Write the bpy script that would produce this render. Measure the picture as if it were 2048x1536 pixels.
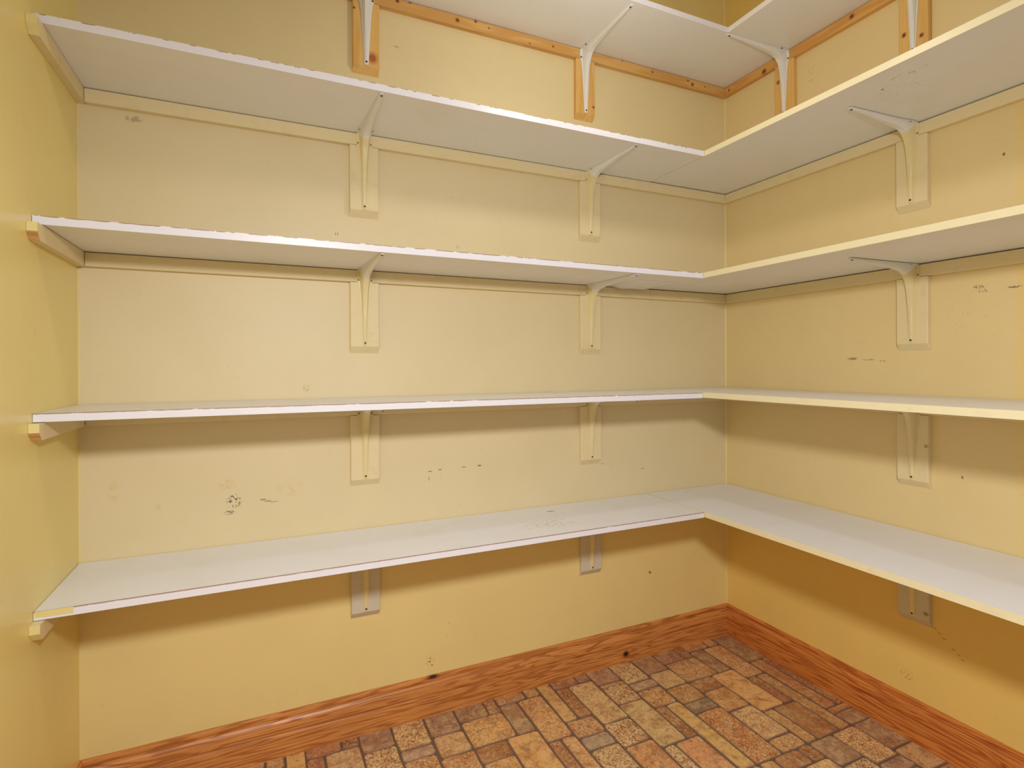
import bpy, bmesh, math, random
from mathutils import Vector, Matrix

random.seed(7)
for o in list(bpy.data.objects):
    bpy.data.objects.remove(o, do_unlink=True)
SC = bpy.context.scene
COL = SC.collection

# ------------------------------------------------------------------ camera
F_PX, PPY = 1096.93, 731.64
YAW, ROLL = 0.4263, -0.0040
cam_d = bpy.data.cameras.new('camera')
cam_d.sensor_fit = 'HORIZONTAL'
cam_d.sensor_width = 36.0
cam_d.lens = 36.0 * F_PX / 2048.0
cam_d.shift_y = -(768.0 - PPY) / 2048.0
cam_d.clip_start = 0.02
cam = bpy.data.objects.new('camera', cam_d)
COL.objects.link(cam)
fwd = Vector((math.sin(YAW), math.cos(YAW), 0))
rgt0 = Vector((math.cos(YAW), -math.sin(YAW), 0))
up0 = Vector((0, 0, 1))
rgt = rgt0 * math.cos(ROLL) + up0 * math.sin(ROLL)
upv = -rgt0 * math.sin(ROLL) + up0 * math.cos(ROLL)
M = Matrix.Identity(4)
for i in range(3):
    M[i][0], M[i][1], M[i][2] = rgt[i], upv[i], -fwd[i]
M[0][3], M[1][3], M[2][3] = -1.9209, -1.8728, 1.2205
cam.matrix_world = M
SC.camera = cam

# ------------------------------------------------------------------ light
SC.view_settings.view_transform = 'Standard'
SC.view_settings.look = 'None'
SC.view_settings.gamma = 1.0
SC.view_settings.use_curve_mapping = False
SC.view_settings.exposure = 0.06

world = bpy.data.worlds.new('room_ambient')
SC.world = world
world.use_nodes = True
bg = world.node_tree.nodes['Background']
bg.inputs['Color'].default_value = (1.0, 0.98, 0.96, 1)
bg.inputs['Strength'].default_value = 0.22


def light(name, kind, loc, energy, color, size, target=None):
    d = bpy.data.lights.new(name, kind)
    d.energy = energy
    d.color = color
    if kind == 'POINT':
        d.shadow_soft_size = size
    else:
        d.shape = 'DISK'
        d.size = size
    o = bpy.data.objects.new(name, d)
    COL.objects.link(o)
    o.location = loc
    if target is not None:
        o.rotation_euler = (Vector(target) - Vector(loc)).to_track_quat('-Z', 'Y').to_euler()
    return o


light('pendant_bulb', 'POINT', (-1.0, -0.78, 2.28), 7.0, (1.0, 0.95, 0.86), 0.05)
light('camera_flash', 'AREA', (-1.75, -1.95, 1.70), 26.0, (0.95, 0.97, 1.0), 0.20, (-0.90, 0, -1.8))

# ------------------------------------------------------------------ dimensions
W = 2.3854            # length of the back wall, left corner at x=-W, right corner at x=0
CEIL = 3.05
FRONT = -2.60
TH = 0.019            # shelf board thickness
CT, CH = 0.0195, 0.038  # cleat thickness and height
ZT = [2.489, 2.0091, 1.5583, 1.1189, 0.6801]     # shelf tops, highest first
DB = [0.334, 0.3265, 0.3304, 0.3316, 0.3315]     # depth of the back-wall boards
DR = [0.3242, 0.4355, 0.4465, 0.4513, 0.4467]    # depth of the right-wall boards
RIGHT_END = -1.62


def lin(c):
    out = []
    for v in c:
        v /= 255.0
        out.append(v / 12.92 if v <= 0.04045 else ((v + 0.055) / 1.055) ** 2.4)
    return tuple(out)


# ------------------------------------------------------------------ node helpers
class NT:
    def __init__(self, name):
        self.m = bpy.data.materials.new(name)
        self.m.use_nodes = True
        self.t = self.m.node_tree
        self.n = self.t.nodes
        self.b = self.n['Principled BSDF']
        self.pos = self.n.new('ShaderNodeNewGeometry').outputs['Position']

    def l(self, a, b):
        self.t.links.new(a, b)

    def put(self, sock, v):
        if hasattr(v, 'is_output') or hasattr(v, 'links'):
            self.l(v, sock)
        elif isinstance(v, (tuple, list)) and sock.type == 'RGBA' and len(v) == 3:
            sock.default_value = (*v, 1)
        else:
            sock.default_value = v

    def math(self, op, a, b=None, c=None, clamp=False):
        nd = self.n.new('ShaderNodeMath')
        nd.operation = op
        nd.use_clamp = clamp
        for i, v in enumerate((a, b, c)):
            if v is not None:
                self.put(nd.inputs[i], v)
        return nd.outputs[0]

    def vmath(self, op, a, b=None):
        nd = self.n.new('ShaderNodeVectorMath')
        nd.operation = op
        self.put(nd.inputs[0], a)
        if b is not None:
            self.put(nd.inputs[1], b)
        return nd.outputs['Value'] if op in ('LENGTH', 'DOT_PRODUCT') else nd.outputs[0]

    def mix(self, f, a, b, mode='MIX'):
        nd = self.n.new('ShaderNodeMix')
        nd.data_type = 'RGBA'
        nd.blend_type = mode
        self.put(nd.inputs[0], f)
        self.put(nd.inputs[6], a)
        self.put(nd.inputs[7], b)
        return nd.outputs[2]

    def noise(self, vec, scale, detail=3, rough=0.5, dist=0.0, color=False):
        nd = self.n.new('ShaderNodeTexNoise')
        self.put(nd.inputs['Vector'], vec)
        nd.inputs['Scale'].default_value = scale
        nd.inputs['Detail'].default_value = detail
        nd.inputs['Roughness'].default_value = rough
        nd.inputs['Distortion'].default_value = dist
        return nd.outputs['Color' if color else 'Fac']

    def ramp(self, v, lo, hi, a=0.0, b=1.0, smooth=True):
        nd = self.n.new('ShaderNodeMapRange')
        nd.interpolation_type = 'SMOOTHSTEP' if smooth else 'LINEAR'
        self.put(nd.inputs[0], v)
        nd.inputs[1].default_value = lo
        nd.inputs[2].default_value = hi
        nd.inputs[3].default_value = a
        nd.inputs[4].default_value = b
        return nd.outputs[0]

    def sep(self, v):
        nd = self.n.new('ShaderNodeSeparateXYZ')
        self.l(v, nd.inputs[0])
        return nd.outputs

    def comb(self, x, y, z):
        nd = self.n.new('ShaderNodeCombineXYZ')
        for i, v in enumerate((x, y, z)):
            self.put(nd.inputs[i], v)
        return nd.outputs[0]

    def bump(self, h, strength, dist=0.002):
        nd = self.n.new('ShaderNodeBump')
        nd.inputs['Strength'].default_value = strength
        nd.inputs['Distance'].default_value = dist
        self.l(h, nd.inputs['Height'])
        self.l(nd.outputs[0], self.b.inputs['Normal'])

    def done(self, col, rough=0.5, spec=0.5):
        self.put(self.b.inputs['Base Color'], col)
        self.put(self.b.inputs['Roughness'], rough)
        self.b.inputs['Specular IOR Level'].default_value = spec
        return self.m

    # a worn mark: an ellipse at centre c (3-D) with radii r, broken up by noise
    def mark(self, col, c, r, colour, scale=160, thr=0.5, amount=1.0, soft=0.5):
        d = self.vmath('SUBTRACT', self.pos, c)
        d = self.vmath('MULTIPLY', d, tuple(1.0 / v for v in r))
        d = self.vmath('LENGTH', d)
        e = self.ramp(d, soft, 1.0, 1.0, 0.0)
        if thr is not None:
            n = self.noise(self.pos, scale, 2)
            n = self.ramp(n, thr, thr + 0.06)
            e = self.math('MULTIPLY', e, n)
        e = self.math('MULTIPLY', e, amount)
        return self.mix(e, col, colour)


CREAM = lin((230, 211, 167))
YELLOW = lin((241, 218, 147))
DARK = lin((92, 82, 66))


def wall_material(name, marks, kind):
    k = NT(name)
    s = k.sep(k.pos)
    if kind == 'left':
        f = 1.0
    else:
        low = k.ramp(s[2], 0.655, 0.690, 1.0, 0.0)
        high = k.ramp(s[2], 2.46, 2.50)
        mid = k.ramp(s[2], 1.98, 2.02, 0.0, 0.30)
        f = k.math('MAXIMUM', k.math('MAXIMUM', low, high), mid)
        if kind == 'right':
            wob = k.math('MULTIPLY', k.noise(k.pos, 3.0, 2), 0.06)
            end = k.ramp(k.math('ADD', s[1], wob), -1.07, -0.985, 0.85, 0.0)
            f = k.math('MAXIMUM', k.math('MAXIMUM', f, end), 0.35)
        else:
            # thin yellow cut-in line where the two paints meet in the left corner
            wob = k.math('MULTIPLY', k.noise(k.pos, 7.0, 3), 0.016)
            cut = k.ramp(k.math('ADD', s[0], wob), -W + 0.011, -W + 0.013, 0.6, 0.0)
            f = k.math('MAXIMUM', f, cut)
    col = k.mix(f, CREAM, {'right': lin((241, 206, 118)), 'left': lin((241, 221, 140)), 'back': YELLOW}[kind])  # right wall's deeper yellow is painted in for its weaker flash sheen
    blot = k.ramp(k.noise(k.pos, 4.5, 4, 0.6), 0.3, 0.75, 0.0, 0.10)
    col = k.mix(blot, col, lin((196, 172, 120)))
    fine = k.ramp(k.noise(k.pos, 38, 3, 0.6), 0.62, 0.80, 0.0, 0.16)
    col = k.mix(fine, col, lin((170, 146, 96)))
    for m in marks:
        col = k.mark(col, *m)
    k.bump(k.noise(k.pos, 240, 2), 0.06, 0.001)
    return k.done(col, 0.32 if kind == 'left' else 0.52, 0.75)


def bm_(x, z, rx, rz, colour=DARK, scale=160, thr=0.5, amount=0.9, soft=0.5):
    return ((x, 0, z), (rx, 0.05, rz), colour, scale, thr, amount, soft)


def rm_(y, z, ry, rz, colour=DARK, scale=160, thr=0.5, amount=0.9, soft=0.5):
    return ((0, y, z), (0.05, ry, rz), colour, scale, thr, amount, soft)


YSM = lin((214, 178, 88))
BACK_MARKS = [
    bm_(-2.003, 0.812, 0.026, 0.026, DARK, 130, 0.52), bm_(-2.015, 0.778, 0.018, 0.008, DARK, 190, 0.48),
    bm_(-1.922, 0.808, 0.012, 0.0035, DARK, 60, None, 0.6), bm_(-1.908, 0.802, 0.014, 0.003, DARK, 60, None, 0.6), bm_(-1.890, 0.798, 0.018, 0.002, DARK, 60, None, 0.5),
    bm_(-1.388, 0.851, 0.010, 0.0022, DARK, 60, None, 0.8), bm_(-1.352, 0.854, 0.009, 0.003, DARK, 300, 0.45),
    bm_(-1.262, 0.856, 0.010, 0.0025, DARK, 300, 0.42), bm_(-1.202, 0.857, 0.010, 0.004, DARK, 260, 0.42),
    bm_(-1.392, 0.826, 0.0018, 0.011, DARK, 60, None, 0.7),
    bm_(-1.794, 1.152, 0.014, 0.016, lin((120, 84, 50)), 240, 0.56),
    bm_(-1.703, 1.655, 0.0016, 0.007, DARK, 60, None, 0.8), bm_(-1.696, 1.655, 0.0016, 0.007, DARK, 60, None, 0.8),
    bm_(-1.286, 1.648, 0.0016, 0.007, DARK, 60, None, 0.5), bm_(-1.279, 1.648, 0.0016, 0.007, DARK, 60, None, 0.5),
    bm_(-0.433, 0.344, 0.009, 0.010, lin((130, 92, 48)), 120, 0.45),
    bm_(-1.387, 0.185, 0.020, 0.026, lin((165, 110, 60)), 150, 0.55),
    bm_(-2.306, 0.868, 0.016, 0.045, YSM, 40, 0.45, 0.25), bm_(-2.02, 0.862, 0.030, 0.022, YSM, 60, 0.48, 0.35),
    bm_(-2.198, 0.814, 0.010, 0.010, YSM, 60, None, 0.25), bm_(-1.845, 0.84, 0.05, 0.04, YSM, 40, 0.5, 0.2),
    bm_(-2.345, 1.27, 0.03, 0.06, lin((244, 236, 190)), 170, 0.66, 0.8),
    bm_(-0.47, 0.787, 0.010, 0.003, DARK, 60, None, 0.5), bm_(-0.668, 0.822, 0.010, 0.003, DARK, 60, None, 0.4),
    bm_(-2.255, 1.93, 0.025, 0.012, lin((160, 135, 95)), 90, 0.45, 0.6),
    bm_(-1.5, 2.315, 0.012, 0.004, lin((160, 135, 95)), 90, 0.4, 0.6),
    bm_(-1.30, 0.32, 0.07, 0.10, lin((150, 120, 66)), 120, 0.66, 0.7),
]
RIGHT_MARKS = [rm_(-0.852 - 0.0125 * q, 0.390 - 0.0108 * q, 0.0085, 0.0040, lin((150, 112, 52)), 60, 0.42, 0.40) for q in range(7)] + [
    rm_(-0.590, 1.241, 0.022, 0.006, DARK, 240, 0.44), rm_(-0.645, 1.237, 0.03, 0.003, DARK, 240, 0.50),
    rm_(-0.694, 1.232, 0.014, 0.003, DARK, 240, 0.52), rm_(-0.971, 1.447, 0.018, 0.008, DARK, 240, 0.50),
    rm_(-0.98, 1.435, 0.018, 0.008, DARK, 240, 0.54), rm_(-1.055, 1.437, 0.022, 0.004, DARK, 240, 0.45),
    rm_(-1.032, 1.817, 0.004, 0.006, lin((140, 60, 30)), 60, None, 0.9),
    rm_(-0.927, 0.878, 0.004, 0.006, lin((120, 84, 50)), 60, None, 0.8),
    rm_(-0.77, 0.201, 0.03, 0.02, lin((150, 110, 50)), 160, 0.56, 0.7),
    rm_(-0.30, 2.36, 0.02, 0.03, lin((160, 135, 95)), 120, 0.52, 0.6), rm_(-0.44, 2.33, 0.05, 0.04, lin((160, 135, 95)), 120, 0.6, 0.6),
    rm_(-0.9, 1.36, 0.06, 0.06, lin((150, 125, 80)), 150, 0.66, 0.6), rm_(-0.65, 0.40, 0.08, 0.05, lin((150, 110, 50)), 150, 0.66, 0.6),
]
M_WALL_BACK = wall_material('painted_wall_back', BACK_MARKS, 'back')
M_WALL_RIGHT = wall_material('painted_wall_right', RIGHT_MARKS, 'right')
M_WALL_LEFT = wall_material('painted_wall_left', [], 'left')


def paint(name, c, rough=0.42, grime=0.18, gcol=(176, 152, 104), marks=()):
    k = NT(name)
    g = k.ramp(k.noise(k.pos, 22, 4, 0.6), 0.52, 0.78, 0.0, grime)
    col = k.mix(g, lin(c), lin(gcol))
    spk = k.ramp(k.noise(k.pos, 180, 2), 0.74, 0.78, 0.0, grime * 1.6)
    col = k.mix(spk, col, lin((150, 124, 80)))
    for m in marks:
        col = k.mark(col, *m)
    k.bump(k.noise(k.pos, 120, 2), 0.08, 0.001)
    return k.done(col, rough, 0.45)


M_CEIL = paint('ceiling_paint', (238, 234, 224), 0.8, 0.05)
M_CREAM = paint('cream_painted_wood', (234, 215, 169), 0.5, marks=[((-0.02, -0.838, 0.962), (0.03, 0.008, 0.008), lin((176, 140, 84)), 60, None, 0.8, 0.4)])
M_CREAM_END = paint('yellow_painted_wood', (236, 220, 150))
M_BLOCK_LOW = paint('grey_cream_painted_wood', (214, 204, 184), 0.45, 0.22, marks=[((-0.02, -0.836, 0.432), (0.03, 0.010, 0.009), lin((150, 116, 70)), 60, None, 0.8, 0.4)])
M_EDGE_CREAM = paint('cream_shelf_edge', (240, 230, 192), 0.42, 0.10)
M_WHITE_METAL = paint('white_enamel', (236, 234, 230), 0.28, 0.05)
M_CREAM_METAL = paint('cream_painted_metal', (234, 216, 164), 0.38, 0.10)


def melamine(name, c, marks=()):
    k = NT(name)
    g = k.ramp(k.noise(k.pos, 6, 4, 0.6), 0.45, 0.75, 0.0, 0.16)
    col = k.mix(g, lin(c), lin((220, 212, 190)))
    spk = k.ramp(k.noise(k.pos, 130, 2), 0.73, 0.76, 0.0, 0.35)
    col = k.mix(spk, col, lin((160, 140, 108)))
    for m in marks:
        col = k.mark(col, *m)
    return k.done(col, 0.34, 0.5)


BRN = lin((140, 74, 44))
M_MELA = melamine('white_melamine', (240, 240, 243))
M_MELA4 = melamine('white_melamine_worn', (242, 243, 249), [
    ((-0.951, -0.078, 0.68), (0.020, 0.008, 0.1), lin((190, 146, 104)), 60, None, 0.9, 0.6),
    ((-1.02, -0.22, 0.68), (0.16, 0.06, 0.1), lin((216, 196, 140)), 60, 0.52, 0.6, 0.3)])
M_MELA1R = melamine('white_melamine_specked', (240, 240, 243), [
    ((-0.335, -0.903, 1.99), (0.006, 0.004, 0.1), BRN, 60, None, 0.9, 0.6),
    ((-0.30, -0.925, 1.99), (0.06, 0.09, 0.1), BRN, 150, 0.64, 0.8, 0.4),
    ((-0.36, -0.955, 1.99), (0.03, 0.10, 0.1), lin((190, 140, 100)), 90, 0.6, 0.6, 0.3)])


def edge_white(name, ztop, worn):
    k = NT(name)
    s = k.sep(k.pos)
    col = lin((240, 238, 248))
    g = k.ramp(k.noise(k.pos, 26, 3), 0.55, 0.8, 0.0, 0.12)
    col = k.mix(g, col, lin((222, 214, 200)))
    if worn > 0:
        v = k.vmath('MULTIPLY', k.pos, (34.0, 34.0, 90.0))
        n = k.noise(v, 1.0, 4, 0.65)
        topband = k.ramp(s[2], ztop - 0.004, ztop - 0.0006)
        t = k.math('ADD', n, k.math('MULTIPLY', topband, 0.22))
        chip = k.ramp(t, 0.86 - worn, 0.88 - worn, 0.0, 0.85)
        chip = k.math('MULTIPLY', chip, topband)
        col = k.mix(chip, col, lin((150, 108, 72)))
    return k.done(col, 0.34, 0.5)


def wood(name, light_c, dark_c, axis, ring=34.0, knots=(), gloss=0.35, contrast=0.8, streak=1.0, stretch=0.9, cross=9.0):
    k = NT(name)
    s = k.sep(k.pos)
    o = [s[0], s[1], s[2]]
    long = k.math('MULTIPLY', o[axis], stretch)
    others = [i for i in range(3) if i != axis]
    v = [None] * 3
    v[axis] = long
    for i in others:
        v[i] = k.math('MULTIPLY', o[i], cross)
    vec = k.comb(*v)
    base = k.noise(vec, 1.6, 3, 0.5, 0.3)
    rings = k.math('SINE', k.math('MULTIPLY', base, ring))
    rings = k.ramp(rings, -0.2, 1.0)
    fv = [None] * 3
    fv[axis] = k.math('MULTIPLY', o[axis], 7.0)
    for i in others:
        fv[i] = k.math('MULTIPLY', o[i], 340.0)
    fibre = k.noise(k.comb(*fv), 1.0, 3, 0.6)
    fibre = k.ramp(fibre, 0.45, 0.72, 0.0, 0.5 * streak)
    tone = k.ramp(k.noise(k.pos, 2.2, 2), 0.3, 0.7, 0.0, 0.3)
    col = k.mix(k.math('MULTIPLY', rings, contrast), lin(light_c), lin(dark_c))
    col = k.mix(fibre, col, lin(dark_c))
    col = k.mix(tone, col, lin(tuple(0.5 * (a + b) for a, b in zip(light_c, dark_c))))
    for c, r, kc in knots:
        col = k.mark(col, c, tuple(x * 1.8 for x in r), lin(tuple(0.55 * a + 0.45 * b for a, b in zip(dark_c, kc))), 60, None, 0.75, 0.45)
        col = k.mark(col, c, r, lin(kc), 60, None, 0.95, 0.55)
    k.bump(fibre, 0.12, 0.001)
    return k.done(col, gloss, 0.5)


OAK_L, OAK_D = (226, 154, 84), (164, 92, 40)
M_OAK_BACK = wood('oak_baseboard_back', OAK_L, OAK_D, 0, 80, [((-0.571, -0.018, 0.038), (0.013, 0.02, 0.011), (40, 16, 12)),
                                                             ((-1.383, -0.012, 0.133), (0.018, 0.02, 0.006), (60, 26, 20))], 0.36, 0.80, 1.4, 0.85, 15.0)
M_OAK_RIGHT = wood('oak_baseboard_right', (224, 142, 70), (160, 80, 32), 1, 80, [], 0.36, 0.80, 1.4, 0.85, 15.0)
PIN_L, PIN_D = (234, 190, 114), (212, 152, 74)
PK = (112, 44, 28)
M_PINE_X = wood('pine_back', (226, 180, 108), (202, 144, 72), 0, 26, [
    ((x, -0.02, z), (r, 0.03, r * 0.9), PK) for x, z, r in (
        (-1.501, 2.460, .006), (-1.458, 2.468, .005), (-1.287, 2.450, .007), (-1.218, 2.463, .005), (-1.166, 2.452, .003),
        (-1.0, 2.436, .003), (-0.90, 2.448, .004), (-0.578, 2.466, .003), (-0.425, 2.453, .004), (-0.233, 2.458, .004), (-0.208, 2.446, .007),
        (-0.137, 2.450, .003))], 0.45, 0.6, 0.7)
M_PINE_Y = wood('pine_right', (226, 174, 98), (202, 138, 64), 1, 26, [
    ((-0.02, y, z), (0.03, r, r * 0.9), PK) for y, z, r in (
        (-0.044, 2.449, .005), (-0.232, 2.440, .010), (-0.605, 2.452, .008))], 0.45, 0.6, 0.7)
M_PINE_Z = wood('pine_block', PIN_L, PIN_D, 2, 22, [
    ((-1.585, -0.02, 2.247), (0.014, 0.03, 0.016), (176, 96, 44)), ((-1.644, -0.02, 2.40), (.003, .03, .004), PK),
    ((-0.718, -0.02, 2.249), (.004, .03, .005), PK), ((-0.02, -0.778, 2.290), (.03, .006, .007), PK),
    ((-0.02, -0.83, 2.262), (.03, .006, .006), PK), ((-0.02, -0.300, 2.362), (.03, .007, .008), (150, 84, 40))], 0.45, 0.5, 0.7)
M_RAW_END = wood('raw_wood_end', (216, 170, 110), (190, 130, 72), 0, 60, [], 0.6)


def plain(name, c, rough=0.5, metal=0.0):
    k = NT(name)
    g = k.ramp(k.noise(k.pos, 300, 2), 0.4, 0.7, 0.0, 0.25)
    col = k.mix(g, lin(c), lin(tuple(v * 0.75 for v in c)))
    k.b.inputs['Metallic'].default_value = metal
    return k.done(col, rough)


M_SCREW = plain('steel_screw', (96, 92, 88), 0.4, 0.6)
M_SLOT = plain('screw_recess', (30, 27, 24), 0.7)
M_SCREW_P = plain('painted_screw', (186, 168, 124), 0.45)
M_CAULK = plain('caulk', (236, 214, 150), 0.45)
M_TILE_RIM = plain('tile_rim', (150, 112, 88), 0.5)
M_GROUT = plain('dark_grout', (116, 94, 80), 0.6)

# floor tile: colour from the object, alpha = amount of worm-like speckle
k = NT('stone_tile')
oi = k.n.new('ShaderNodeObjectInfo')
base = oi.outputs['Color']
amt = oi.outputs['Alpha']
rv = k.vmath('ADD', k.pos, k.comb(k.math('MULTIPLY', oi.outputs['Random'], 37.0), k.math('MULTIPLY', oi.outputs['Random'], 11.0), 0.0))
big = k.ramp(k.noise(rv, 22, 5, 0.65, 0.8), 0.40, 0.64, 0.0, 0.75)
col = k.mix(big, base, k.mix(0.65, base, lin((236, 204, 146))))
warm = k.ramp(k.noise(k.vmath('ADD', rv, (3.0, 9.0, 0.0)), 16, 4, 0.65, 0.5), 0.48, 0.64, 0.0, 0.7)
col = k.mix(warm, col, k.mix(0.55, base, lin((166, 92, 52))))
dirt = k.ramp(k.noise(k.vmath('ADD', rv, (13.0, 4.0, 0.0)), 42, 4, 0.7, 0.6), 0.50, 0.64, 0.0, 0.5)
col = k.mix(dirt, col, lin((120, 84, 66)))
worm = k.noise(rv, 125, 2, 0.5, 1.6)
wm = k.ramp(worm, 0.50, 0.57)
col = k.mix(k.math('MULTIPLY', wm, amt), col, lin((118, 60, 38)))
wl = k.ramp(k.noise(k.vmath('ADD', rv, (5.0, 1.0, 0.0)), 140, 2, 0.5, 1.4), 0.54, 0.60)
col = k.mix(k.math('MULTIPLY', wl, k.math('MULTIPLY', amt, 0.8)), col, lin((240, 214, 166)))
vein = k.noise(rv, 26, 5, 0.7, 2.0)
vein = k.ramp(k.math('ABSOLUTE', k.math('SUBTRACT', vein, 0.5)), 0.0, 0.015, 0.45, 0.0)
col = k.mix(vein, col, lin((116, 76, 56)))
k.bump(worm, 0.15, 0.001)
M_TILE = k.done(col, 0.42, 0.4)


# ------------------------------------------------------------------ mesh helpers
def mesh_obj(name, bm, mat, parent=None, loc=None, smooth=False):
    bmesh.ops.recalc_face_normals(bm, faces=bm.faces[:])
    me = bpy.data.meshes.new(name)
    bm.to_mesh(me)
    bm.free()
    if smooth:
        for p in me.polygons:
            p.use_smooth = True
    mats = mat if isinstance(mat, (list, tuple)) else [mat]
    for m in mats:
        me.materials.append(m)
    o = bpy.data.objects.new(name, me)
    COL.objects.link(o)
    if loc is not None:
        o.location = loc
    if parent is not None:
        o.parent = parent
    return o


def empty(name, loc):
    o = bpy.data.objects.new(name, None)
    o.empty_display_size = 0.05
    COL.objects.link(o)
    o.location = loc
    return o


def tag(o, label, cat, group=None):
    o['label'] = label
    o['category'] = cat
    if group:
        o['group'] = group
    return o


def struct(o, label=None, cat=None):
    o['kind'] = 'structure'
    if label:
        o['label'] = label
        o['category'] = cat
    return o


def box(x0, x1, y0, y1, z0, z1, bev=0.0, seg=1):
    bm = bmesh.new()
    bmesh.ops.create_cube(bm, size=1.0)
    for v in bm.verts:
        v.co = Vector(((x0 + x1) / 2 + v.co.x * (x1 - x0), (y0 + y1) / 2 + v.co.y * (y1 - y0), (z0 + z1) / 2 + v.co.z * (z1 - z0)))
    if bev > 0:
        bmesh.ops.bevel(bm, geom=bm.edges[:], offset=bev, segments=seg, affect='EDGES', profile=0.5)
    return bm


def around(bm, c):
    for v in bm.verts:
        v.co -= Vector(c)
    return bm


def solid(name, ext, mat, label, cat, group=None, bev=0.001):
    """one-piece thing, its origin at the middle of its underside"""
    x0, x1, y0, y1, z0, z1 = ext
    c = ((x0 + x1) / 2, (y0 + y1) / 2, z0)
    o = mesh_obj(name, around(box(*ext, bev), c), mat, None, c)
    return tag(o, label, cat, group)


def extrude_profile(pts, axis, a, b):
    """closed profile of (out, z) points swept along x (axis 0, wall y=0) or y (axis 1, wall x=0)"""
    bm = bmesh.new()
    rows = []
    for t in (a, b):
        r = []
        for d, z in pts:
            r.append(bm.verts.new((t, -d, z) if axis == 0 else (-d, t, z)))
        rows.append(r)
    n = len(pts)
    for i in range(n):
        j = (i + 1) % n
        bm.faces.new((rows[0][i], rows[0][j], rows[1][j], rows[1][i]))
    bm.faces.new(rows[0])
    bm.faces.new(rows[1][::-1])
    return bm


# ------------------------------------------------------------------ room shell
T = 0.1
struct(mesh_obj('wall_back', box(-W - T, T, 0, T, -0.05, CEIL), M_WALL_BACK), 'cream and yellow painted long wall behind the shelves', 'wall')
wb = bpy.data.objects['wall_back']
struct(mesh_obj('wall_right', box(0, T, FRONT, 0, -0.05, CEIL), M_WALL_RIGHT), 'cream and yellow painted side wall on the right', 'wall')
struct(mesh_obj('wall_left', box(-W - T, -W, FRONT, 0, -0.05, CEIL), M_WALL_LEFT), 'plain glossy yellow side wall on the left', 'wall')
struct(mesh_obj('ceiling', box(-W - T, T, FRONT, T, CEIL, CEIL + T), M_CEIL), 'white ceiling above the top shelves', 'ceiling')
floor = struct(mesh_obj('floor', box(-W, 0, FRONT, 0, -0.05, 0.0), M_GROUT), 'floor of mixed tan, gold and grey stone-look tiles with dark joints', 'floor')

# caulk bead in the corner of the two shelved walls
bm = bmesh.new()
ring = []
for z in (0.137, CEIL):
    ring.append([bm.verts.new(p) for p in ((0, 0, z), (-0.0045, 0, z), (-0.002, -0.002, z), (0, -0.0045, z))])
for i in range(4):
    j = (i + 1) % 4
    bm.faces.new((ring[0][i], ring[0][j], ring[1][j], ring[1][i]))
mesh_obj('caulk_bead', bm, M_CAULK, wb)

# baseboards: flat face, groove, cyma and lip
BBP = [(0.0, 0.0), (0.018, 0.0), (0.018, 0.072), (0.0168, 0.0735), (0.0120, 0.0745), (0.0120, 0.0768), (0.0160, 0.0785), (0.0168, 0.082), (0.0168, 0.090),
       (0.0156, 0.100), (0.0130, 0.108), (0.0095, 0.1135), (0.0055, 0.1165), (0.0055, 0.1195), (0.0090, 0.1212), (0.0100, 0.1235), (0.0100, 0.130), (0.0085, 0.1345), (0.0055, 0.1366), (0.0, 0.1366)]


def baseboard(name, axis, a, b, mat, label, mitre_a=0, mitre_b=0):
    bm = extrude_profile(BBP, axis, a, b)
    for v in bm.verts:            # 45 degree mitres at the inner corners
        d = -v.co.y if axis == 0 else -v.co.x
        t = v.co.x if axis == 0 else v.co.y
        if mitre_a and abs(t - a) < 1e-6:
            if axis == 0: v.co.x += mitre_a * d
            else: v.co.y += mitre_a * d
        elif mitre_b and abs(t - b) < 1e-6:
            if axis == 0: v.co.x += mitre_b * d
            else: v.co.y += mitre_b * d
    return struct(mesh_obj(name, bm, mat), label, 'baseboard')


baseboard('baseboard_back', 0, -W, 0, M_OAK_BACK, 'knotty oak baseboard along the long back wall', 1, -1)
baseboard('baseboard_right', 1, 0, FRONT, M_OAK_RIGHT, 'reddish oak baseboard along the right wall', -1, 0)
bm = extrude_profile(BBP, 1, 0, FRONT)
for v in bm.verts:
    d = -v.co.x
    if abs(v.co.y) < 1e-6:
        v.co.y -= d
    v.co.x = -W + d
struct(mesh_obj('baseboard_left', bm, M_OAK_RIGHT), 'short visible end of oak baseboard on the left wall', 'baseboard')

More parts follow.
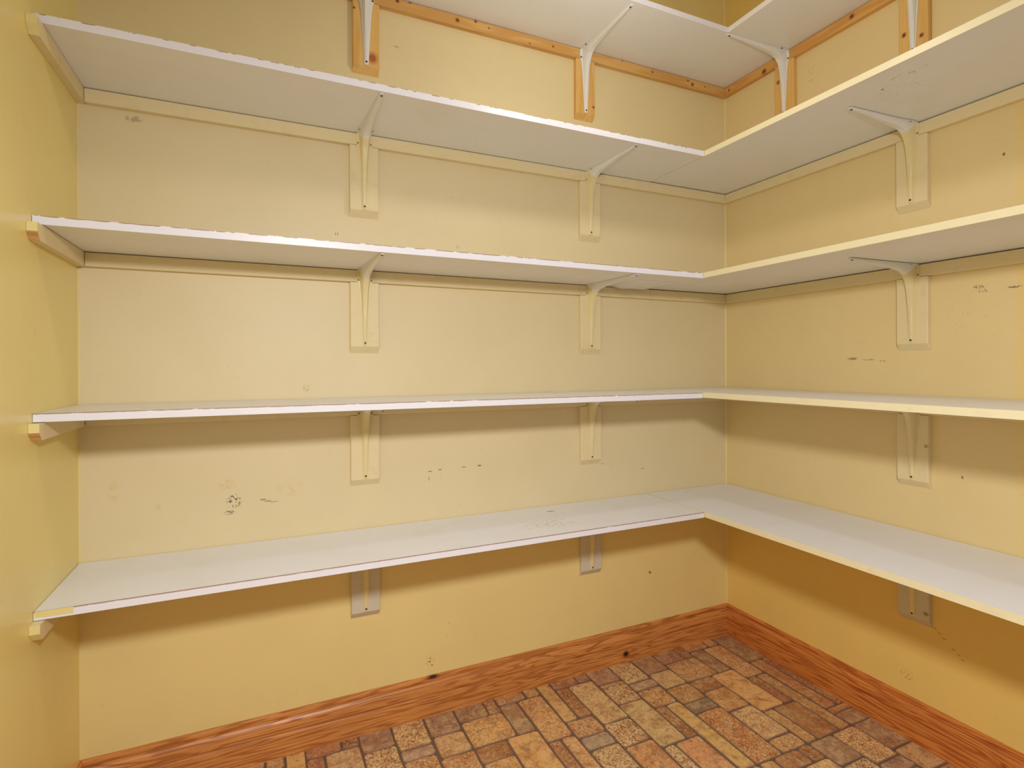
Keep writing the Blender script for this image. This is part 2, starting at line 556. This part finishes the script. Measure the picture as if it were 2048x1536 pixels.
# ------------------------------------------------------------------ floor tiles
CR, GO, OR, PU, GY, DB_, YE, RB = ((238, 196, 138), (234, 180, 116), (224, 160, 102), (182, 142, 112), (190, 160, 136), (150, 128, 104), (238, 188, 118), (186, 122, 82))
TILES = [  # x0, x1, yfar, ynear, colour, speckle
    (-.985, -.932, 0, -.240, YE, .05), (-.926, -.823, 0, -.060, RB, .3), (-.817, -.769, 0, -.060, RB, .7), (-.926, -.878, -.066, -.240, RB, .55),
    (-.872, -.769, -.066, -.305, CR, .35), (-.985, -.882, -.246, -.330, OR, .6), (-.985, -.882, -.336, -.394, GY, .15), (-.985, -.882, -.400, -.655, CR, .8),
    (-.876, -.772, -.311, -.425, CR, .95), (-.876, -.772, -.431, -.655, OR, .35),
    (-.763, -.662, 0, -.107, PU, .15), (-.763, -.662, -.113, -.238, CR, .9), (-.766, -.664, -.244, -.475, CR, .25), (-.766, -.722, -.481, -.655, CR, .9),
    (-.716, -.621, -.481, -.655, OR, .3),
    (-.656, -.551, 0, -.146, CR, .8), (-.656, -.551, -.152, -.198, GY, .1), (-.656, -.556, -.204, -.305, OR, .75), (-.658, -.620, -.311, -.475, RB, .5),
    (-.614, -.555, -.311, -.655, YE, .08),
    (-.545, -.443, 0, -.125, PU, .4), (-.545, -.443, -.131, -.230, CR, .3), (-.549, -.443, -.236, -.330, OR, .55), (-.549, -.443, -.336, -.390, DB_, .15),
    (-.549, -.443, -.396, -.655, OR, .7),
    (-.437, -.333, 0, -.094, PU, .35), (-.327, -.287, 0, -.094, RB, .5), (-.437, -.287, -.100, -.230, GO, .55), (-.437, -.333, -.236, -.305, RB, .3),
    (-.437, -.333, -.311, -.430, OR, .35), (-.437, -.333, -.436, -.590, CR, .5), (-.437, -.333, -.596, -.655, GO, .6),
    (-.281, -.173, 0, -.062, OR, .4), (-.167, -.117, 0, -.064, GO, .4), (-.281, -.217, -.068, -.230, PU, .12), (-.211, -.117, -.070, -.303, GO, .55),
    (-.327, -.217, -.236, -.478, YE, .06), (-.211, -.172, -.309, -.475, RB, .5), (-.166, -.117, -.309, -.655, GO, .45), (-.327, -.282, -.484, -.655, GO, .5),
    (-.276, -.172, -.484, -.655, RB, .25),
]
C0 = [(-.110, 0, 0, -.222, PU, .3), (-.110, -.052, -.228, -.560, OR, .4), (-.046, 0, -.228, -.560, RB, .6), (-.110, 0, -.566, -.590, OR, .3),
      (-.110, 0, -.596, -.655, PU, .15)]
PERX, PERY = 0.8745, 0.661


def tile(x0, x1, yf, yn, c, sp):
    x0 = max(x0, -W + 0.004)
    x1 = min(x1, -0.003)
    yf = min(yf, -0.003)
    if x1 - x0 < 0.02 or yf - yn < 0.012:
        return
    cx, cy = (x0 + x1) / 2, (yf + yn) / 2
    hx, hy = (x1 - x0) / 2 + 0.0008, (yf - yn) / 2 + 0.0008
    bm = bmesh.new()
    out = []
    q = min(0.007, hx * 0.3, hy * 0.3)
    raw = [(-hx, -hy + q), (-hx + q, -hy), (0, -hy), (hx - q, -hy), (hx, -hy + q), (hx, 0), (hx, hy - q), (hx - q, hy), (0, hy), (-hx + q, hy), (-hx, hy - q), (-hx, 0)]
    for x, y in raw:
        out.append((x + random.uniform(-.0018, .0018), y + random.uniform(-.0018, .0018)))
    lo = [bm.verts.new((x, y, 0.0)) for x, y in out]
    mi = [bm.verts.new((x, y, 0.0008)) for x, y in out]
    hi = [bm.verts.new((x - math.copysign(0.0022, x) if abs(x) > 1e-3 + .003 else x, y - math.copysign(0.0022, y) if abs(y) > .004 else y, 0.0022)) for x, y in out]
    n = len(out)
    for i in range(n):
        j = (i + 1) % n
        bm.faces.new((lo[i], lo[j], mi[j], mi[i]))
        bm.faces.new((mi[i], mi[j], hi[j], hi[i])).material_index = 1
    bm.faces.new(hi)
    o = mesh_obj('stone_tile', bm, [M_TILE, M_TILE_RIM], floor, (cx, cy, 0.0002))
    f = random.uniform(0.93, 1.05)
    lc = lin(tuple(min(255, v * f + random.uniform(-5, 5)) for v in c))
    o.color = (*lc, sp)


for row in range(3):
    sx = (0.0, 0.4385, 0.11)[row]
    y_off = -PERY * row
    if row == 2:
        y_lim = -1.75
    else:
        y_lim = -9
    for rep in range(-1, 4):
        for (x0, x1, yf, yn, c, sp) in TILES:
            a0, a1 = x0 - PERX * rep - sx, x1 - PERX * rep - sx
            if row == 0 and rep < 0:
                continue
            yy = yf + y_off
            if yy < y_lim:
                continue
            if row == 0 and a0 > -0.115:
                continue
            tile(a0, a1, yy, yn + y_off, c, sp)
    if row == 0:
        for t in C0:
            tile(*t)

# ------------------------------------------------------------------ shelves
LVL = ['top', 'second', 'third', 'fourth', 'lowest']
WORN = [0.0, 0.12, 0.20, 0.27, 0.33]
G_BACK, G_RIGHT = 'shelf boards on the long back wall', 'shelf boards on the right wall'
BOARD_LABEL_B = [
    'topmost white shelf board on the long wall, on bare pine cleats',
    'white-edged long-wall shelf board directly below the topmost pine-cleat shelf',
    'white-edged long-wall shelf board with peeling underside, at middle height',
    'nearly edge-on long-wall shelf board with chipped white edge, second from floor',
    'lowest long-wall shelf board, white top seen from above, brown chipped edge']
BOARD_LABEL_R = [
    'topmost right-wall shelf board, on bare pine cleats and white brackets',
    'right-wall shelf board with brown specks on its underside, cream edge',
    'right-wall shelf board with cream edge, middle of five, underside visible',
    'right-wall shelf board with cream edge seen nearly edge-on, second from floor',
    'lowest right-wall shelf board, white top seen from above, cream edge']


def board(name, x0, x1, y0, y1, zt, front_axis, m_body, m_edge, label, group):
    """front_axis 1: front edge towards -y, front_axis 0: front edge towards -x"""
    c = ((x0 + x1) / 2, (y0 + y1) / 2, zt - TH)
    e = empty('shelf_board', c)
    tag(e, label, 'shelf', group)
    eb = 0.0016
    if front_axis == 1:
        body = box(x0, x1, y0 + eb, y1, zt - TH, zt, 0.0005)
        edge = box(x0, x1, y0, y0 + eb, zt - TH - 0.0002, zt + 0.0002, 0.0)
    else:
        body = box(x0 + eb, x1, y0, y1, zt - TH, zt, 0.0005)
        edge = box(x0, x0 + eb, y0, y1, zt - TH - 0.0002, zt + 0.0002, 0.0)
    mesh_obj('board', around(body, c), m_body, e)
    mesh_obj('edge_band', around(edge, c), m_edge, e)
    return e


boards_b, boards_r = [], []
for i in range(5):
    zt = ZT[i]
    mb = M_MELA4 if i == 4 else M_MELA
    me_w = edge_white('white_edge_%d' % i, zt, WORN[i])
    if i == 0:      # back board runs through, right board butts against it
        boards_b.append(board('b', -W + 0.001, -0.0015, -DB[0], -0.001, zt, 1, mb, me_w, BOARD_LABEL_B[i], G_BACK))
        boards_r.append(board('r', -DR[0], -0.0015, RIGHT_END, -DB[0] - 0.001, zt, 0, mb, M_WHITE_METAL, BOARD_LABEL_R[i], G_RIGHT))
    else:           # right board runs into the corner, back board butts against it
        boards_b.append(board('b', -W + 0.001, -DR[i] - 0.0032, -DB[i], -0.0024, zt, 1, mb, me_w, BOARD_LABEL_B[i], G_BACK))
        boards_r.append(board('r', -DR[i], -0.0026, RIGHT_END, -0.0024, zt + 0.0012, 0, M_MELA1R if i == 1 else mb, M_EDGE_CREAM, BOARD_LABEL_R[i], G_RIGHT))

# laminate peeling away under the third long-wall board
bm = bmesh.new()
N1, N2 = 14, 8
c = boards_b[2].location
g = []
for a in range(N1 + 1):
    r = []
    for b in range(N2 + 1):
        u, v = a / N1, b / N2
        x = -0.640 + 0.188 * u
        y = -0.215 + 0.190 * v
        drop = 0.011 * (v ** 1.6) * math.sin(math.pi * min(1, u * 1.02)) ** 0.8 * (0.8 + 0.25 * math.sin(9 * u))
        r.append(bm.verts.new((x - c.x, y - c.y, -0.0004 - drop)))
    g.append(r)
for a in range(N1):
    for b in range(N2):
        bm.faces.new((g[a][b], g[a + 1][b], g[a + 1][b + 1], g[a][b + 1]))
ret = bmesh.ops.extrude_face_region(bm, geom=bm.faces[:])
for v in ret['geom']:
    if isinstance(v, bmesh.types.BMVert):
        v.co.z += 0.0004
pf = mesh_obj('peeling_laminate', bm, M_MELA, boards_b[2], None, True)
pf['label'] = 'sagging strip of peeling white laminate'

# dab of yellow paint on the left end of the lowest edge
c = boards_b[4].location
bm = box(-W + 0.003, -W + 0.072, -DB[4] - 0.0006, -DB[4] - 0.0001, ZT[4] - 0.014, ZT[4] + 0.0002, 0.0)
o = mesh_obj('paint_smear', around(bm, c), M_CREAM_END, boards_b[4])
o['label'] = 'pale yellow paint smear on the shelf edge'

# ------------------------------------------------------------------ cleats
G_CL = 'wooden cleats under the shelves'
CL_B = ['bare knotty pine cleat under the topmost long-wall shelf',
        'cream painted cleat under the second-highest long-wall shelf',
        'cream painted cleat under the middle long-wall shelf, long left piece',
        'shadowed cream cleat under the long-wall shelf second from floor',
        'cream painted cleat under the lowest long-wall shelf']
CL_R = ['bare orange pine cleat under the topmost right-wall shelf',
        'cream painted cleat under the second-highest right-wall shelf',
        'cream painted cleat under the middle right-wall shelf',
        'shadowed cream cleat under the right-wall shelf second from floor',
        'shadowed cream cleat under the lowest right-wall shelf']
CL_L = ['', 'yellow-ended cleat on the left wall under the second-highest shelf',
        'cleat on the left wall under the middle shelf, bare wood chamfer below its end',
        'square-ended cleat on the left wall under the shelf second from floor',
        'stub-ended cleat on the left wall under the lowest shelf']
for i in range(5):
    z1 = ZT[i] - TH - 0.0020
    z0 = z1 - CH
    mx = M_PINE_X if i == 0 else M_CREAM
    my = M_PINE_Y if i == 0 else M_CREAM
    if i == 2:
        solid('shelf_cleat', (-W + CT + 0.001, -0.4390, -CT, -0.0004, z0, z1), mx, CL_B[2], 'cleat', G_CL)
        solid('shelf_cleat', (-0.4380, -0.001, -CT, -0.0004, z0 - 0.0006, z1), mx, 'short cream cleat piece filling the corner under the middle shelf', 'cleat', G_CL)
    else:
        solid('shelf_cleat', (-W + CT + 0.001 if i else -W + 0.001, -0.001, -CT, -0.0004, z0, z1), mx, CL_B[i], 'cleat', G_CL)
    solid('shelf_cleat', (-CT, -0.0004, RIGHT_END, -CT - 0.0006, z0, z1), my, CL_R[i], 'cleat', G_CL)
    if i:
        yf = -0.362 if i < 3 else -0.356
        prof = [(-0.0006, 0), (yf, 0), (yf, -0.020), (yf + 0.016, -CH), (-0.0006, -CH)]
        cx, cy = -W + CT / 2, yf / 2
        bm = bmesh.new()
        rows = [[bm.verts.new((x, y - cy, z + CH)) for y, z in prof] for x in (-CT / 2 + 0.0004, CT / 2)]
        for a in range(5):
            b = (a + 1) % 5
            fc = bm.faces.new((rows[0][a], rows[0][b], rows[1][b], rows[1][a]))
            if a == 1:
                fc.material_index = 1
            if a == 2:
                fc.material_index = 2 if i < 4 else 1
        bm.faces.new(rows[0])
        bm.faces.new(rows[1][::-1])
        o = mesh_obj('shelf_cleat', bm, [M_CREAM, M_CREAM_END, M_RAW_END if i in (2, 3) else M_CREAM_END], None, (cx, cy, z0))
        tag(o, CL_L[i], 'cleat', G_CL)

# ------------------------------------------------------------------ vertical backing blocks and brackets
G_BL, G_BR = 'upright wooden blocks behind the brackets', 'white steel shelf brackets'
ROWN = ['topmost', 'second-highest', 'middle', 'second-from-floor', 'lowest']


def block(axis, s, width, ztop, zbot, mat, label):
    a, b = s - width / 2, s + width / 2
    ch = 0.0025
    rows = []
    bm = bmesh.new()
    # lower end cut at a slant: the wall side hangs lower than the front
    for t, inset in ((a, 1), (a + ch, 0), (b - ch, 0), (b, 1)):
        d = CT - (ch if inset else 0)
        pts = [(0.0004, ztop), (d, ztop), (d, zbot + 0.0215 + (ch if inset else 0)), (0.0004, zbot)]
        rows.append([bm.verts.new((t, -o_, z) if axis == 0 else (-o_, t, z)) for o_, z in pts])
    for i_ in range(3):
        for j in range(4):
            j2 = (j + 1) % 4
            bm.faces.new((rows[i_][j], rows[i_][j2], rows[i_ + 1][j2], rows[i_ + 1][j]))
    bm.faces.new(rows[0])
    bm.faces.new(rows[-1][::-1])
    c = (s, -CT / 2, zbot) if axis == 0 else (-CT / 2, s, zbot)
    around(bm, c)
    return tag(mesh_obj('backing_block', bm, mat, None, c), label, 'block', G_BL)


L_W, L_S = 0.250, 0.300       # arms: down the wall, out under the shelf


def bracket_meshes():
    # (base out, base z, crest out, crest z, flange half width, rib half width)
    wall = [(0, -L_W, .0030, -L_W, .0062, .0046), (0, -L_W + .012, .0050, -L_W + .012, .0076, .0056), (0, -.18, .0085, -.18, .0108, .0080),
            (0, -.12, .0120, -.12, .0142, .0104), (0, -.08, .0160, -.080, .0170, .0126), (0, -.050, .0225, -.054, .0205, .0146),
            (0, -.040, .0260, -.0460, .0250, .0155), (0, -.022, .0310, -.0390, .0262, .0162), (0, -.0012, .0370, -.0310, .0235, .0165)]
    shelf = [(.0012, -.0012, .0370, -.0310, .0235, .0165), (.024, -.0012, .0460, -.0255, .0262, .0162), (.042, -.0012, .0540, -.0225, .0250, .0155),
             (.056, -.0012, .0640, -.0200, .0208, .0148), (.09, -.0012, .095, -.0165, .0180, .0130), (.14, -.0012, .14, -.0130, .0152, .0110),
             (.22, -.0012, .22, -.0085, .0112, .0080), (L_S - .012, -.0012, L_S - .012, -.0052, .0078, .0056), (L_S, -.0012, L_S, -.0035, .0062, .0046)]
    res = []
    for idx, secs in enumerate((wall, shelf)):
        bm = bmesh.new()
        rows = []
        for bo, bz, co, cz, w, r in secs:
            d = Vector((co - bo, cz - bz))
            dn = d.normalized() * 0.0016
            if idx == 0:
                lo = (bo, bz)
                e = (bo + 0.0016, bz)
            else:
                lo = (bo, bz + 0.0010)
                e = (bo, bz - 0.0006)
            pts = [(-w, lo), (-w, e), (-r, e), (-r * .86, (e[0] * .3 + co * .7, e[1] * .3 + cz * .7)), (-r * .52, (co, cz)),
                   (r * .52, (co, cz)), (r * .86, (e[0] * .3 + co * .7, e[1] * .3 + cz * .7)), (r, e), (w, e), (w, lo)]
            rows.append([bm.verts.new((x, -p[0], p[1])) for x, p in pts])
        n = len(rows[0])
        for a in range(len(rows) - 1):
            for b in range(n):
                c2 = (b + 1) % n
                bm.faces.new((rows[a][b], rows[a][c2], rows[a + 1][c2], rows[a + 1][b]))
        bm.faces.new(rows[0])
        bm.faces.new(rows[-1][::-1])
        bmesh.ops.recalc_face_normals(bm, faces=bm.faces[:])
        me = bpy.data.meshes.new('bracket_arm')
        bm.to_mesh(me)
        bm.free()
        for p in me.polygons:
            p.use_smooth = True
        me.set_sharp_from_angle(angle=math.radians(38))
        res.append(me)
    return res


ARM_W, ARM_S = bracket_meshes()


def screw_mesh():
    bm = bmesh.new()
    prof = [(0.0036, 0.0), (0.0036, 0.0006), (0.0027, 0.0014), (0.0014, 0.0016), (0.0012, 0.0007)]
    rows = []
    for r, h in prof:
        rows.append([bm.verts.new((r * math.cos(a * math.tau / 10), r * math.sin(a * math.tau / 10), h)) for a in range(10)])
    for a in range(len(rows) - 1):
        for b in range(10):
            c2 = (b + 1) % 10
            f = bm.faces.new((rows[a][b], rows[a][c2], rows[a + 1][c2], rows[a + 1][b]))
            f.material_index = 1 if a >= 3 else 0
    f = bm.faces.new(rows[-1])
    f.material_index = 1
    me = bpy.data.meshes.new('screw')
    bm.to_mesh(me)
    bm.free()
    return me


SCREW = {}
for key, m in (('steel', M_SCREW), ('paint', M_SCREW_P)):
    me = screw_mesh()
    me.materials.append(m)
    me.materials.append(M_SLOT)
    SCREW[key] = me
ARMS = {}
for key, (mw, ms) in (('white', (M_WHITE_METAL, M_WHITE_METAL)), ('cream', (M_CREAM_METAL, M_WHITE_METAL))):
    a, b = ARM_W.copy(), ARM_S.copy()
    a.materials.append(mw)
    b.materials.append(ms)
    ARMS[key] = (a, b)


def child(name, me, parent, loc=(0, 0, 0), rot=(0, 0, 0)):
    o = bpy.data.objects.new(name, me)
    COL.objects.link(o)
    o.parent = parent
    o.location = loc
    o.rotation_euler = rot
    return o


def bracket(axis, s, i, label):
    z = ZT[i] - TH - 0.0004
    e = empty('shelf_bracket', (s, -CT - 0.0002, z) if axis == 0 else (-CT - 0.0002, s, z))
    if axis == 1:
        e.rotation_euler = (0, 0, -math.pi / 2)
    key = 'white' if i == 0 else 'cream'
    tag(e, label, 'bracket', G_BR)
    child('wall_arm', ARMS[key][0], e)
    child('shelf_arm', ARMS[key][1], e)
    sk = 'steel' if i == 0 else 'paint'
    R90 = (math.pi / 2, 0, 0)
    child('screw', SCREW['steel'], e, (0, -0.0042, -L_W + 0.009), R90)
    for sx in (-1, 1):
        child('screw', SCREW[sk], e, (sx * 0.0212, -0.0016, -0.034), R90)
        child('screw', SCREW[sk], e, (sx * 0.0212, -0.036, -0.0018), (math.pi, 0, 0))
    child('screw', SCREW['steel'], e, (0, -L_S + 0.009, -0.0052), (math.pi, 0, 0))
    return e


SPOTS = [(0, -1.613, 'left', 'long wall'), (0, -0.733, 'right', 'long wall'), (1, -0.797, '', 'right wall')]
for i in range(5):
    ztop = ZT[i] - TH - CH - 0.0034
    if i == 0:
        spots = [(0, -1.605, 'left', 'long wall'), (0, -0.754, 'right', 'long wall'), (1, -0.3265, 'corner', 'right wall'), (1, -0.8055, 'near', 'right wall')]
    else:
        spots = SPOTS
    for axis, s, pos, where in spots:
        w = 0.087 if i == 0 else 0.094
        zb = ZT[i] - 0.2935
        mat = M_PINE_Z if i == 0 else (M_BLOCK_LOW if i == 4 else M_CREAM)
        tone = 'bare pine' if i == 0 else ('greyish cream' if i == 4 else 'cream painted')
        if where == 'long wall':
            lab = '%s upright block under the %s long-wall shelf, %s one of two' % (tone, ROWN[i], pos)
            blab = ('all-white' if i == 0 else 'cream and white') + ' steel bracket under the %s long-wall shelf, %s one of two' % (ROWN[i], pos)
        elif i == 0:
            near = 'nearer the corner' if pos == 'corner' else 'further from the corner'
            lab = 'bare pine upright block under the topmost right-wall shelf, %s' % near
            blab = 'all-white steel bracket under the topmost right-wall shelf, %s' % near
        else:
            lab = '%s upright block under the %s right-wall shelf' % (tone, ROWN[i])
            blab = 'cream and white steel bracket under the %s right-wall shelf' % ROWN[i]
        block(axis, s, w, ztop, zb, mat, lab)
        bracket(axis, s, i, blab)
